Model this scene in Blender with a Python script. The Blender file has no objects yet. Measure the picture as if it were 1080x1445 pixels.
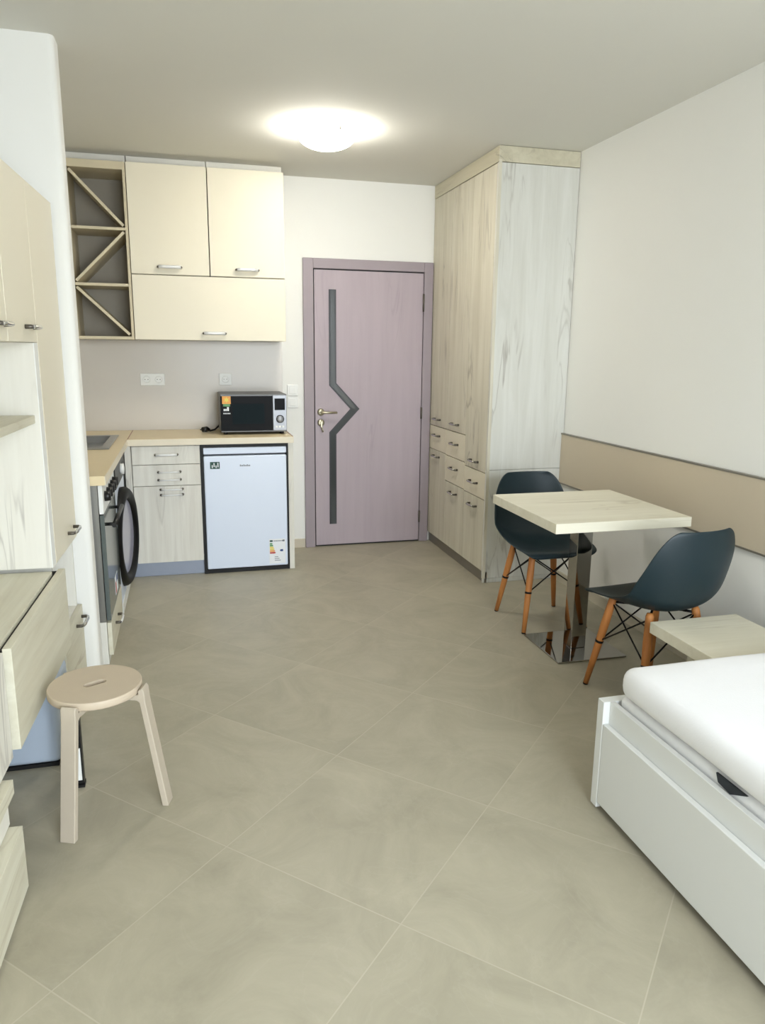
import bpy, bmesh, math, random
from mathutils import Vector, Matrix
random.seed(4)
C = bpy.context.scene.collection
PI = math.pi

# ------------------------------------------------------------------ helpers
def lin(c):
    f = lambda v: v/12.92 if v <= 0.04045 else ((v+0.055)/1.055)**2.4
    return tuple(f(v) for v in c)

class B:
    """collects shapes in one bmesh; o = origin subtracted from given coordinates"""
    def __init__(s, o=(0, 0, 0)):
        s.bm = bmesh.new(); s.o = Vector(o)
    def _v(s, p): return s.bm.verts.new(Vector(p)-s.o)
    def box(s, x0, x1, y0, y1, z0, z1, mi=0):
        v = [s._v((x, y, z)) for z in (z0, z1) for y in (y0, y1) for x in (x0, x1)]
        for q in ((0, 2, 3, 1), (4, 5, 7, 6), (0, 1, 5, 4), (2, 6, 7, 3), (0, 4, 6, 2), (1, 3, 7, 5)):
            s.bm.faces.new([v[i] for i in q]).material_index = mi
        return s
    def prism(s, pts, axis, a, b, mi=0):
        """polygon pts (u,v) extruded along axis from a to b"""
        def P(u, v, w):
            return {'x': (w, u, v), 'y': (u, w, v), 'z': (u, v, w)}[axis]
        A = [s._v(P(u, v, a)) for u, v in pts]; Bv = [s._v(P(u, v, b)) for u, v in pts]
        n = len(pts)
        fs = [s.bm.faces.new(A[::-1]), s.bm.faces.new(Bv)]
        for i in range(n):
            fs.append(s.bm.faces.new((A[i], A[(i+1) % n], Bv[(i+1) % n], Bv[i])))
        for f in fs: f.material_index = mi
        bmesh.ops.recalc_face_normals(s.bm, faces=fs)
        return s
    def tube(s, pts, r, n=12, mi=0, cap=True):
        """pts list of points, r radius or list of radii"""
        pts = [Vector(p) for p in pts]
        if not hasattr(r, '__len__'): r = [r]*len(pts)
        rings = []
        up = None
        for i, p in enumerate(pts):
            if i == 0: t = pts[1]-pts[0]
            elif i == len(pts)-1: t = pts[-1]-pts[-2]
            else: t = (pts[i+1]-p).normalized()+(p-pts[i-1]).normalized()
            t.normalize()
            if up is None:
                up = Vector((0, 0, 1)) if abs(t.z) < .9 else Vector((1, 0, 0))
            a = t.cross(up).normalized(); b = a.cross(t).normalized(); up = b
            rings.append([s._v(p+a*(r[i]*math.cos(2*PI*k/n))+b*(r[i]*math.sin(2*PI*k/n))) for k in range(n)])
        fs = []
        for i in range(len(rings)-1):
            for k in range(n):
                f = s.bm.faces.new((rings[i][k], rings[i][(k+1) % n], rings[i+1][(k+1) % n], rings[i+1][k]))
                f.smooth = True; fs.append(f)
        if cap:
            fs.append(s.bm.faces.new(rings[0][::-1])); fs.append(s.bm.faces.new(rings[-1]))
        for f in fs: f.material_index = mi
        bmesh.ops.recalc_face_normals(s.bm, faces=fs)
        return s
    def lathe(s, prof, c, axis='z', n=48, mi=0, smooth=True):
        """prof list of (radius, height) about axis through c"""
        rows = []
        for r, h in prof:
            row = []
            for k in range(n):
                a = 2*PI*k/n
                u, v = r*math.cos(a), r*math.sin(a)
                d = {'z': (u, v, h), 'x': (h, u, v), 'y': (u, h, v)}[axis]
                row.append(s._v(Vector(c)+Vector(d)))
            rows.append(row)
        fs = []
        for i in range(len(rows)-1):
            for k in range(n):
                f = s.bm.faces.new((rows[i][k], rows[i][(k+1) % n], rows[i+1][(k+1) % n], rows[i+1][k]))
                f.smooth = smooth; fs.append(f)
        if prof[0][0] > 1e-6: fs.append(s.bm.faces.new(rows[0][::-1]))
        if prof[-1][0] > 1e-6: fs.append(s.bm.faces.new(rows[-1]))
        for f in fs: f.material_index = mi
        bmesh.ops.remove_doubles(s.bm, verts=[v for row in rows for v in row], dist=1e-6)
        bmesh.ops.recalc_face_normals(s.bm, faces=[f for f in fs if f.is_valid])
        return s
    def torus(s, c, R, r, axis='x', n=56, m=14, mi=0, sq=1.0):
        rows = []
        for i in range(n):
            a = 2*PI*i/n
            row = []
            for j in range(m):
                b = 2*PI*j/m
                rad = R+r*math.cos(b); h = r*sq*math.sin(b)
                u, v = rad*math.cos(a), rad*math.sin(a)
                d = {'z': (u, v, h), 'x': (h, u, v), 'y': (u, h, v)}[axis]
                row.append(s._v(Vector(c)+Vector(d)))
            rows.append(row)
        fs = []
        for i in range(n):
            for j in range(m):
                f = s.bm.faces.new((rows[i][j], rows[(i+1) % n][j], rows[(i+1) % n][(j+1) % m], rows[i][(j+1) % m]))
                f.smooth = True; f.material_index = mi; fs.append(f)
        bmesh.ops.recalc_face_normals(s.bm, faces=fs)
        return s

def obj(name, b, mats, parent=None, bevel=0, seg=2):
    me = bpy.data.meshes.new(name); b.bm.to_mesh(me); b.bm.free()
    for m in (mats if isinstance(mats, (list, tuple)) else [mats]): me.materials.append(m)
    o = bpy.data.objects.new(name, me); C.objects.link(o)
    if parent: o.parent = parent
    if bevel:
        md = o.modifiers.new('bevel', 'BEVEL'); md.width = bevel; md.segments = seg; md.limit_method = 'ANGLE'; md.angle_limit = math.radians(40)
        for p in me.polygons: p.use_smooth = True
        md.harden_normals = True
    return o

def tag(o, label, cat, group=None):
    o['label'] = label; o['category'] = cat
    if group: o['group'] = group
    return o

def thing(name, label, cat, loc=(0, 0, 0), rz=0, group=None):
    o = bpy.data.objects.new(name, None); C.objects.link(o); o.empty_display_size = .05
    o.location = loc; o.rotation_euler = (0, 0, rz)
    return tag(o, label, cat, group)

def struct(name, b, m, parent=None, bevel=0):
    o = obj(name, b, m, parent, bevel)
    if not parent: o['kind'] = 'structure'
    return o

def sempty(name, loc):
    o = bpy.data.objects.new(name, None); C.objects.link(o); o.location = loc; o['kind'] = 'structure'
    return o

def dup(root, loc, rz, label, group=None):
    r = root.copy(); C.objects.link(r); r.location = loc; r.rotation_euler = (0, 0, rz); r['label'] = label
    for ch in list(root.children):
        c = ch.copy(); C.objects.link(c); c.parent = r
        for g in list(ch.children):
            d = g.copy(); C.objects.link(d); d.parent = c
    return r

# ------------------------------------------------------------------ materials
def nt(name):
    m = bpy.data.materials.new(name); m.use_nodes = True
    n = m.node_tree.nodes; l = m.node_tree.links
    return m, n, l, n['Principled BSDF']

def plain(name, col, rough=.5, metal=0, spec=.5, coat=0, mottling=.03, scale=9, bump=0):
    """paint / plastic / metal with a faint procedural mottling"""
    m, n, l, p = nt(name)
    p.inputs['Roughness'].default_value = rough; p.inputs['Metallic'].default_value = metal
    p.inputs['Specular IOR Level'].default_value = spec; p.inputs['Coat Weight'].default_value = coat
    tc = n.new('ShaderNodeTexCoord'); no = n.new('ShaderNodeTexNoise'); no.inputs['Scale'].default_value = scale
    no.inputs['Detail'].default_value = 4
    l.new(tc.outputs['Object'], no.inputs['Vector'])
    mx = n.new('ShaderNodeMix'); mx.data_type = 'RGBA'
    c = lin(col)
    mx.inputs['A'].default_value = tuple(v*(1-mottling) for v in c)+(1,)
    mx.inputs['B'].default_value = tuple(min(1, v*(1+mottling)) for v in c)+(1,)
    l.new(no.outputs['Fac'], mx.inputs['Factor']); l.new(mx.outputs['Result'], p.inputs['Base Color'])
    if bump:
        nb = n.new('ShaderNodeTexNoise'); nb.inputs['Scale'].default_value = 220; nb.inputs['Detail'].default_value = 3
        l.new(tc.outputs['Object'], nb.inputs['Vector'])
        bp = n.new('ShaderNodeBump'); bp.inputs['Strength'].default_value = bump; bp.inputs['Distance'].default_value = .002
        l.new(nb.outputs['Fac'], bp.inputs['Height']); l.new(bp.outputs['Normal'], p.inputs['Normal'])
    return m

def oak(name, axis='z', base=(.86, .84, .76), streak=(.68, .64, .55), crack=(.50, .46, .40), rough=.5, amt=.55):
    """pale 'craft' oak: long grain streaks along axis with a few dark cracks"""
    m, n, l, p = nt(name)
    p.inputs['Roughness'].default_value = rough; p.inputs['Specular IOR Level'].default_value = .35
    tc = n.new('ShaderNodeTexCoord'); oi = n.new('ShaderNodeObjectInfo')
    ad = n.new('ShaderNodeVectorMath'); ad.operation = 'MULTIPLY_ADD'
    cb = n.new('ShaderNodeCombineXYZ')
    for i in range(3): l.new(oi.outputs['Random'], cb.inputs[i])
    l.new(cb.outputs[0], ad.inputs[0]); ad.inputs[1].default_value = (7, 5, 9)
    l.new(tc.outputs['Object'], ad.inputs[2])
    def mapped(along, across):
        mp = n.new('ShaderNodeMapping')
        s = [across]*3; s['xyz'.index(axis)] = along
        mp.inputs['Scale'].default_value = s; l.new(ad.outputs[0], mp.inputs['Vector']); return mp
    n1 = n.new('ShaderNodeTexNoise'); n1.inputs['Scale'].default_value = 1; n1.inputs['Detail'].default_value = 7
    n1.inputs['Roughness'].default_value = .62; n1.inputs['Distortion'].default_value = .6
    l.new(mapped(1.1, 17).outputs[0], n1.inputs['Vector'])
    r1 = n.new('ShaderNodeValToRGB'); r1.color_ramp.elements[0].position = .36; r1.color_ramp.elements[1].position = .66
    l.new(n1.outputs['Fac'], r1.inputs[0])
    n2 = n.new('ShaderNodeTexNoise'); n2.inputs['Scale'].default_value = 1; n2.inputs['Detail'].default_value = 3
    n2.inputs['Distortion'].default_value = 1.2
    l.new(mapped(.9, 7.5).outputs[0], n2.inputs['Vector'])
    r2 = n.new('ShaderNodeValToRGB'); e = r2.color_ramp.elements
    e[0].position = .475; e[0].color = (0, 0, 0, 1); e[1].position = .5; e[1].color = (1, 1, 1, 1)
    x = e.new(.525); x.color = (0, 0, 0, 1)
    l.new(n2.outputs['Fac'], r2.inputs[0])
    n3 = n.new('ShaderNodeTexNoise'); n3.inputs['Scale'].default_value = 1; n3.inputs['Detail'].default_value = 2
    l.new(mapped(1.6, 4).outputs[0], n3.inputs['Vector'])
    r3 = n.new('ShaderNodeValToRGB'); r3.color_ramp.elements[0].position = .5; r3.color_ramp.elements[1].position = .68
    l.new(n3.outputs['Fac'], r3.inputs[0])
    mul = n.new('ShaderNodeMath'); mul.operation = 'MULTIPLY'; l.new(r2.outputs[0], mul.inputs[0]); l.new(r3.outputs[0], mul.inputs[1])
    mu2 = n.new('ShaderNodeMath'); mu2.operation = 'MULTIPLY'; l.new(mul.outputs[0], mu2.inputs[0]); mu2.inputs[1].default_value = .6
    sc = n.new('ShaderNodeMath'); sc.operation = 'MULTIPLY'; l.new(r1.outputs[0], sc.inputs[0]); sc.inputs[1].default_value = amt
    a = n.new('ShaderNodeMix'); a.data_type = 'RGBA'
    a.inputs['A'].default_value = lin(base)+(1,); a.inputs['B'].default_value = lin(streak)+(1,)
    l.new(sc.outputs[0], a.inputs['Factor'])
    b = n.new('ShaderNodeMix'); b.data_type = 'RGBA'
    l.new(a.outputs['Result'], b.inputs['A']); b.inputs['B'].default_value = lin(crack)+(1,)
    l.new(mu2.outputs[0], b.inputs['Factor']); l.new(b.outputs['Result'], p.inputs['Base Color'])
    return m

def tile_floor():
    m, n, l, p = nt('floor_tiles')
    tc = n.new('ShaderNodeTexCoord')
    mp = n.new('ShaderNodeMapping'); mp.vector_type = 'TEXTURE'
    mp.inputs['Location'].default_value = (.062, 2.0, 0); mp.inputs['Rotation'].default_value = (0, 0, PI/4); mp.inputs['Scale'].default_value = (.595, .595, 1)
    l.new(tc.outputs['Object'], mp.inputs['Vector'])
    sp = n.new('ShaderNodeSeparateXYZ'); l.new(mp.outputs[0], sp.inputs[0])
    def mth(op, a, b=None, c=None):
        x = n.new('ShaderNodeMath'); x.operation = op
        for i, v in enumerate((a, b, c)):
            if v is None: continue
            if isinstance(v, (int, float)): x.inputs[i].default_value = v
            else: l.new(v, x.inputs[i])
        return x.outputs[0]
    gs = []
    for k in (0, 1):
        d = mth('ABSOLUTE', mth('SUBTRACT', sp.outputs[k], mth('ROUND', sp.outputs[k])))
        gs.append(d)
    dmin = mth('MINIMUM', gs[0], gs[1])
    g = n.new('ShaderNodeMapRange'); g.inputs['From Min'].default_value = .0015; g.inputs['From Max'].default_value = .0040
    g.inputs['To Min'].default_value = 1; g.inputs['To Max'].default_value = 0; l.new(dmin, g.inputs['Value'])
    cell = n.new('ShaderNodeCombineXYZ')
    for k in (0, 1): l.new(mth('FLOOR', sp.outputs[k]), cell.inputs[k])
    wn = n.new('ShaderNodeTexWhiteNoise'); l.new(cell.outputs[0], wn.inputs['Vector'])
    of = n.new('ShaderNodeVectorMath'); of.operation = 'MULTIPLY_ADD'
    l.new(wn.outputs['Color'], of.inputs[0]); of.inputs[1].default_value = (9, 9, 9); l.new(tc.outputs['Object'], of.inputs[2])
    n1 = n.new('ShaderNodeTexNoise'); n1.inputs['Scale'].default_value = 3.2; n1.inputs['Detail'].default_value = 9; n1.inputs['Roughness'].default_value = .68
    n1.inputs['Distortion'].default_value = .9
    l.new(of.outputs[0], n1.inputs['Vector'])
    r = n.new('ShaderNodeValToRGB'); e = r.color_ramp.elements
    e[0].position = .3; e[0].color = lin((.630, .605, .528))+(1,)
    e[1].position = .72; e[1].color = lin((.715, .688, .605))+(1,)
    x = e.new(.5); x.color = lin((.672, .646, .566))+(1,)
    l.new(n1.outputs['Fac'], r.inputs[0])
    n2 = n.new('ShaderNodeTexNoise'); n2.inputs['Scale'].default_value = 2.2; n2.inputs['Detail'].default_value = 5; n2.inputs['Distortion'].default_value = 2.5
    l.new(of.outputs[0], n2.inputs['Vector'])
    r2 = n.new('ShaderNodeValToRGB'); e = r2.color_ramp.elements
    e[0].position = .485; e[0].color = (0, 0, 0, 1); e[1].position = .5; e[1].color = (.10, .10, .10, 1); x = e.new(.515); x.color = (0, 0, 0, 1)
    l.new(n2.outputs['Fac'], r2.inputs[0])
    v = n.new('ShaderNodeMix'); v.data_type = 'RGBA'; l.new(r2.outputs[0], v.inputs['Factor']); l.new(r.outputs[0], v.inputs['A'])
    v.inputs['B'].default_value = lin((.75, .73, .67))+(1,)
    tn = n.new('ShaderNodeMix'); tn.data_type = 'RGBA'; tn.blend_type = 'MULTIPLY'; tn.inputs['Factor'].default_value = 1
    mr = n.new('ShaderNodeMapRange'); mr.inputs['To Min'].default_value = .975; mr.inputs['To Max'].default_value = 1.02
    l.new(wn.outputs['Value'], mr.inputs['Value']); l.new(v.outputs['Result'], tn.inputs['A']); l.new(mr.outputs[0], tn.inputs['B'])
    gm = n.new('ShaderNodeMix'); gm.data_type = 'RGBA'; l.new(g.outputs[0], gm.inputs['Factor']); l.new(tn.outputs['Result'], gm.inputs['A'])
    gm.inputs['B'].default_value = lin((.722, .697, .62))+(1,)
    l.new(gm.outputs['Result'], p.inputs['Base Color'])
    p.inputs['Roughness'].default_value = .42; p.inputs['Specular IOR Level'].default_value = .4
    return m

def glass_pane():
    m = bpy.data.materials.new('window_glass'); m.use_nodes = True
    n = m.node_tree.nodes; l = m.node_tree.links; n.clear()
    o = n.new('ShaderNodeOutputMaterial'); mx = n.new('ShaderNodeMixShader'); t = n.new('ShaderNodeBsdfTransparent'); g = n.new('ShaderNodeBsdfGlossy')
    g.inputs['Roughness'].default_value = .02; f = n.new('ShaderNodeFresnel'); f.inputs['IOR'].default_value = 1.3
    l.new(f.outputs[0], mx.inputs[0]); l.new(t.outputs[0], mx.inputs[1]); l.new(g.outputs[0], mx.inputs[2]); l.new(mx.outputs[0], o.inputs[0])
    return m

def emit(name, col, s):
    m, n, l, p = nt(name)
    p.inputs['Base Color'].default_value = (.9, .9, .88, 1)
    p.inputs['Emission Color'].default_value = lin(col)+(1,); p.inputs['Emission Strength'].default_value = s
    return m

WALL = plain('wall_paint', (.935, .932, .91), .85, spec=.2, mottling=.012, scale=2, bump=.06)
CEIL = plain('ceiling_paint', (.88, .872, .835), .9, spec=.15, mottling=.012, scale=1.5)
FLOOR = tile_floor()
CREAM = plain('cream_laminate', (.90, .87, .785), .42, spec=.4, mottling=.012, scale=3)
DRAWERC = plain('drawer_cream_laminate', (.90, .87, .78), .42, spec=.4, mottling=.012, scale=3)
RACKC = plain('rack_beige_laminate', (.80, .755, .64), .5, mottling=.015)
RACKIN = plain('rack_taupe_back', (.60, .57, .51), .55, mottling=.03)
OAKV = oak('craft_oak_vertical', 'z', base=(.86, .84, .77), streak=(.74, .71, .62))
OAKS = oak('craft_oak_side_panel', 'z', base=(.87, .868, .84), streak=(.77, .765, .72), crack=(.56, .53, .48), amt=.5)
OAKK = oak('craft_oak_kitchen', 'z', base=(.905, .895, .855), streak=(.80, .775, .73), crack=(.60, .57, .53))
OAKY = oak('craft_oak_along', 'y', base=(.865, .85, .775), streak=(.755, .725, .63), crack=(.62, .55, .44))
OAKX = oak('craft_oak_table', 'x', base=(.91, .89, .815), streak=(.82, .79, .69), crack=(.70, .66, .56), amt=.4)
OAKW = oak('whitewashed_niche_oak', 'z', base=(.90, .89, .85), streak=(.83, .81, .76), crack=(.62, .60, .57), amt=.4)
WTOP = plain('worktop_laminate', (.87, .80, .65), .35, mottling=.04, scale=14)
WEDGE = plain('worktop_edge', (.89, .85, .76), .4, mottling=.02)
JOINT = plain('worktop_joint', (.62, .45, .36), .5)
CHROME = plain('brushed_chrome', (.80, .80, .79), .22, metal=1, mottling=.02)
MIRROR = plain('mirror_steel', (.66, .65, .63), .045, metal=1, mottling=.01)
HDARK = plain('handle_foot_grey', (.42, .40, .37), .35, metal=.7)
HBAR = plain('handle_bar_satin', (.90, .90, .895), .35, metal=.15, mottling=.02)
BRASS = plain('satin_brass', (.74, .715, .62), .3, metal=.85)
DOORM = oak('door_lilac_grain', 'z', base=(.70, .65, .675), streak=(.66, .61, .635), crack=(.61, .565, .59), amt=.5, rough=.5)
CASING = plain('door_casing_lilac', (.615, .57, .59), .5, mottling=.025)
DGLASS = plain('door_smoked_glass', (.24, .255, .26), .1, spec=.8)
DEDGE = plain('door_insert_edge', (.13, .13, .14), .4)
BLACK = plain('black_gap', (.03, .03, .035), .6)
BLKGLOSS = plain('black_gloss', (.016, .016, .02), .4, spec=.1)
BLKPLAST = plain('black_plastic', (.05, .05, .055), .4)
TEALSCR = plain('oven_window_mesh', (.03, .09, .105), .45, spec=.08)
STEEL = plain('stainless_steel', (.62, .62, .61), .28, metal=.9, mottling=.03)
MWBODY = plain('microwave_grey_casing', (.42, .42, .42), .45, metal=.3)
SILVER = plain('silver_plastic', (.60, .61, .63), .35, metal=.3)
FRIDGEW = plain('fridge_white_enamel', (.87, .905, .965), .3, spec=.5, mottling=.01)
PLASTW = plain('white_plastic', (.92, .92, .90), .4, mottling=.01)
ALU = plain('plinth_aluminium', (.60, .63, .69), .4, metal=.35)
SPLASH = plain('backsplash_laminate', (.80, .775, .735), .3, spec=.5, mottling=.035, scale=4)
PANELB = plain('beige_wall_panel', (.79, .74, .65), .55, mottling=.02, scale=3)
TRIMM = plain('metal_trim', (.56, .54, .50), .35, metal=.6)
SHELL = plain('dark_teal_plastic', (.085, .155, .178), .45, spec=.45, mottling=.03)
WOODLEG = oak('beech_leg', 'z', base=(.76, .51, .28), streak=(.66, .40, .19), crack=(.50, .30, .14), amt=.8)
WIRE = plain('black_wire', (.04, .04, .045), .35, metal=.5)
BEDW = plain('bed_white_foil', (.89, .895, .885), .55, spec=.45, mottling=.008)
FABW = plain('mattress_white_cover', (.95, .95, .955), .9, spec=.15, mottling=.012, scale=30, bump=.25)
FABW2 = plain('under_mattress_cover', (.92, .92, .92), .9, spec=.15, mottling=.015, scale=30, bump=.2)
STRAP = plain('dark_strap', (.13, .15, .18), .6)
STOOLW = plain('stool_birch', (.775, .715, .63), .5, mottling=.03, scale=20)
STOOLL = plain('stool_leg_beige', (.735, .69, .62), .45, mottling=.025, scale=20)
HEATW = plain('appliance_white_blue', (.72, .77, .83), .4, mottling=.01)
OVENG = plain('oven_grey_glass', (.36, .39, .38), .12, spec=.6)
RINGB = plain('washer_ring_black', (.012, .013, .015), .5, spec=.25)
BOWL = plain('washer_glass_bowl', (.66, .66, .73), .15, spec=.6)  # lavender stands in for the cabinets reflected in the glass
RED = plain('label_red', (.72, .22, .18), .5)
ORANGE = plain('label_orange', (.90, .62, .28), .5)
YELLOW = plain('label_yellow', (.90, .82, .35), .5)
GREENL = plain('label_green', (.35, .58, .36), .5)
DGREEN = plain('sticker_dark_green', (.10, .28, .24), .5)
BLUEL = plain('label_blue', (.16, .28, .50), .5)
GREYT = plain('label_grey_print', (.45, .47, .50), .5)
PAPERW = plain('label_paper', (.93, .94, .95), .5)

# ------------------------------------------------------------------ setting
D = 5.366; XR = 2.311; XL = -.97; YR = -1.6; H = 2.606
struct('floor', B().box(XL-.1, XR+.1, YR-.1, D+.1, -.1, 0), FLOOR)
struct('ceiling', B().box(XL-.1, XR+.1, YR-.1, D+.1, H, H+.1), CEIL)
struct('wall_back', B().box(XL, XR, D, D+.1, 0, H), WALL)
struct('wall_right', B().box(XR, XR+.1, YR-.1, D+.1, 0, H), WALL)
struct('wall_left', B().box(XL-.1, XL, YR-.1, D+.1, 0, H), WALL)
# short wall between the living part and the kitchen, with a softened corner
pr = [(XL, 3.315), (-.445, 3.315)]
for k in range(1, 6):
    a = PI/2*k/6; pr.append((-.445+.025*math.sin(a), 3.34-.025*math.cos(a)))
pr += [(-.42, 3.34), (-.42, 3.42), (XL, 3.42)]
struct('wall_divider', B().prism(pr, 'z', 0, H), WALL)
# wall behind the camera with a wide balcony window
WX0, WX1, WZ0, WZ1 = .1, 2.2, .12, 2.42
b = B(); b.box(XL, WX0, YR-.1, YR, 0, H); b.box(WX1, XR, YR-.1, YR, 0, H); b.box(WX0, WX1, YR-.1, YR, 0, WZ0); b.box(WX0, WX1, YR-.1, YR, WZ1, H)
struct('wall_rear', b, WALL)
w = sempty('window_1', (WX0, YR-.07, WZ0))
b = B(w.location)
for x0, x1 in ((WX0, WX0+.07), (WX1-.07, WX1), ((WX0+WX1)/2-.05, (WX0+WX1)/2+.05)): b.box(x0, x1, YR-.08, YR-.02, WZ0, WZ1)
b.box(WX0, WX1, YR-.08, YR-.02, WZ0, WZ0+.08); b.box(WX0, WX1, YR-.08, YR-.02, WZ1-.07, WZ1)
obj('window_frame', b, PLASTW, w, .004)
for x0, x1 in ((WX0+.07, (WX0+WX1)/2-.05), ((WX0+WX1)/2+.05, WX1-.07)):
    obj('window_pane', B(w.location).box(x0, x1, YR-.055, YR-.045, WZ0+.08, WZ1-.07), glass_pane(), w)
struct('baseboard_back', B().box(.677, .831, D-.012, D, 0, .065), plain('baseboard_tile', (.80, .76, .68), .45))
struct('baseboard_right', B().box(XR-.012, XR, 1.97, 4.225, 0, .065), plain('baseboard_right_tile', (.80, .77, .70), .45))

# ------------------------------------------------------------------ door
d = sempty('door_1', (1.313, D, 0)); o = d.location
X0, X1, XI0, XI1, ZT, ZI = .833, 1.789, .905, 1.722, 2.08, 2.012
b = B(o)
b.box(X0, XI0, D-.028, D, 0, ZT); b.box(XI1, X1, D-.028, D, 0, ZT); b.box(XI0, XI1, D-.028, D, ZI, ZT)
obj('door_frame', b, CASING, d, .003)
obj('leaf_gap_shade', B(o).box(XI0, XI1, D-.004, D-.0005, 0, ZI), BLACK, d)  # black sheet painting the shade in the gap round the leaf
leaf = obj('door_leaf', B(o).box(XI0+.007, XI1-.004, D-.020, D-.0045, .012, ZI-.008), DOORM, d, .002)
def chev(half):
    cx, ax = 1.042, 1.207; zt, z1, zm, z2, zb = 1.865, 1.215, 1.033, .852, .180
    t = half*math.tan(math.radians(24))
    k = half*1.32
    L = [(cx-half, zt+half*.3), (cx-half, z1-t), (ax-k-.0, zm), (cx-half, z2+t), (cx-half, zb-half*.3)]
    Rr = [(cx+half, zb-half*.3), (cx+half, z2-t*.4), (ax+k, zm), (cx+half, z1+t*.4), (cx+half, zt+half*.3)]
    return L+Rr
obj('insert_edge', B(o).prism(chev(.0265), 'y', D-.0225, D-.020), DEDGE, leaf)
obj('glass_insert', B(o).prism(chev(.0155), 'y', D-.0245, D-.0225), DGLASS, leaf)
b = B(o)
for z in (1.012, .935):
    b.lathe([(.026, 0), (.026, -.006), (.012, -.010)], (.953, D-.020, z), 'y', 20)
b.tube([(.953, D-.028, 1.012), (.953, D-.062, 1.012), (.962, D-.070, 1.012), (1.065, D-.070, 1.010)], [.009, .009, .009, .008], 10)
b.box(.949, .957, D-.052, D-.03, .905, .945); b.tube([(.955, D-.045, .905), (.966, D-.047, .868)], .005, 8)
obj('door_handle', b, BRASS, leaf)
for z0, z1 in ((1.735, 1.86), (.955, 1.04), (.155, .245)):
    obj('hinge', B(o).tube([(XI1-.004, D-.030, z0), (XI1-.004, D-.030, z1)], .007, 10), HDARK, d)

# ------------------------------------------------------------------ handles (bow: two feet and a bar)
def handle(parent, c, along, out, L=.105, bow=.026, h=.012, mats=None):
    """c = centre on the surface, along / out unit vectors in the parent's coordinates"""
    c = Vector(c); a = Vector(along); n = Vector(out); b = B()
    for s in (-1, 1):
        p = c+a*(s*L/2)
        b.tube([p, p+n*bow*.8, p+n*bow-a*(s*.008)], [.0075, .007, .006], 8, mi=1)
    b.tube([c-a*(L/2-.004)+n*bow, c-a*(L/4)+n*(bow+.004), c+a*(L/4)+n*(bow+.004), c+a*(L/2-.004)+n*bow], h/2, 8, mi=0)
    return obj('handle', b, mats or [HBAR, HDARK], parent)

# ------------------------------------------------------------------ kitchen, upper row
YU = 5.03
G = 'cream wall cabinets above the kitchen worktop'
R0, R1, RB, RT = -.65, -.29, 1.506, 2.548
t = thing('wine_rack', 'open beige rack with zigzag shelves at the left end of the wall cabinets', 'rack', (R0, D, RB)); o = t.location
b = B(o); b.box(R0, R0+.03, YU, D-.002, RB, RT); b.box(R1-.016, R1, YU, D-.002, RB, RT)
b.box(R0+.03, R1-.016, YU, D-.002, RB, RB+.018); b.box(R0+.03, R1-.016, YU, D-.002, RT-.045, RT)
obj('frame', b, RACKC, t, .001)
obj('back_panel', B(o).box(R0+.03, R1-.016, D-.012, D-.004, RB+.018, RT-.045), RACKIN, t)
obj('screw_cap', B(o).tube([(R0+.012, YU, 1.955), (R0+.012, YU-.004, 1.955)], .007, 10), HDARK, t)
ri0, ri1 = R0+.03, R1-.016
zs = [RT-.045, 2.165, 1.835, RB+.018]
for z in zs[1:3]: obj('shelf', B(o).box(ri0, ri1, YU+.004, D-.012, z-.008, z+.008), RACKC, t)
def diag(xa, za, xb, zb):
    v = Vector((xb-xa, zb-za)); nn = Vector((-v.y, v.x)).normalized()*.008
    return [(xa-nn.x, za-nn.y), (xb-nn.x, zb-nn.y), (xb+nn.x, zb+nn.y), (xa+nn.x, za+nn.y)]
for xa, za, xb, zb in ((ri0+.01, zs[0]-.012, ri1-.01, zs[1]+.018), (ri1-.01, zs[1]-.018, ri0+.01, zs[2]+.018), (ri0+.01, zs[2]-.018, ri1-.01, zs[3]+.012)):
    obj('diagonal_shelf', B(o).prism(diag(xa, za, xb, zb), 'y', YU+.004, D-.012), RACKC, t)
obj('gap_cover_strip', B(o).box(R0+.002, R1-.002, YU+.10, YU+.116, RT, H-.002), CEIL, t)  # added strip in ceiling colour, covers the shaded gap above the rack
def wallcab(x0, x1, z0, z1, label, hx):
    t = thing('wall_cabinet', label, 'cabinet', ((x0+x1)/2, D, z0), 0, G); o = t.location
    obj('body', B(o).box(x0+.001, x1-.001, YU+.02, D-.002, z0, z1), CREAM, t)
    if z1 > 2: obj('gap_cover_strip', B(o).box(x0+.001, x1-.001, YU+.10, YU+.116, z1, H-.002), CEIL, t)  # same added ceiling-coloured strip, hides the dark gap over the cabinet
    dr = obj('door', B(o).box(x0+.0015, x1-.0015, YU, YU+.0185, z0+.0015, z1-.0015), CREAM, t, .0015)
    handle(dr, Vector((hx, YU, z0+.045))-o, (1, 0, 0), (0, -1, 0), .14, .026, .021)
wallcab(-.287, .189, 1.905, 2.552, 'cream wall cabinet between the zigzag rack and the right wall cabinet', -.055)
wallcab(.192, .668, 1.905, 2.552, 'cream wall cabinet at the upper right end above the microwave', .425)
wallcab(-.287, .668, 1.506, 1.902, 'wide low cream flap cabinet under the two upper cabinets', .205)

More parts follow.
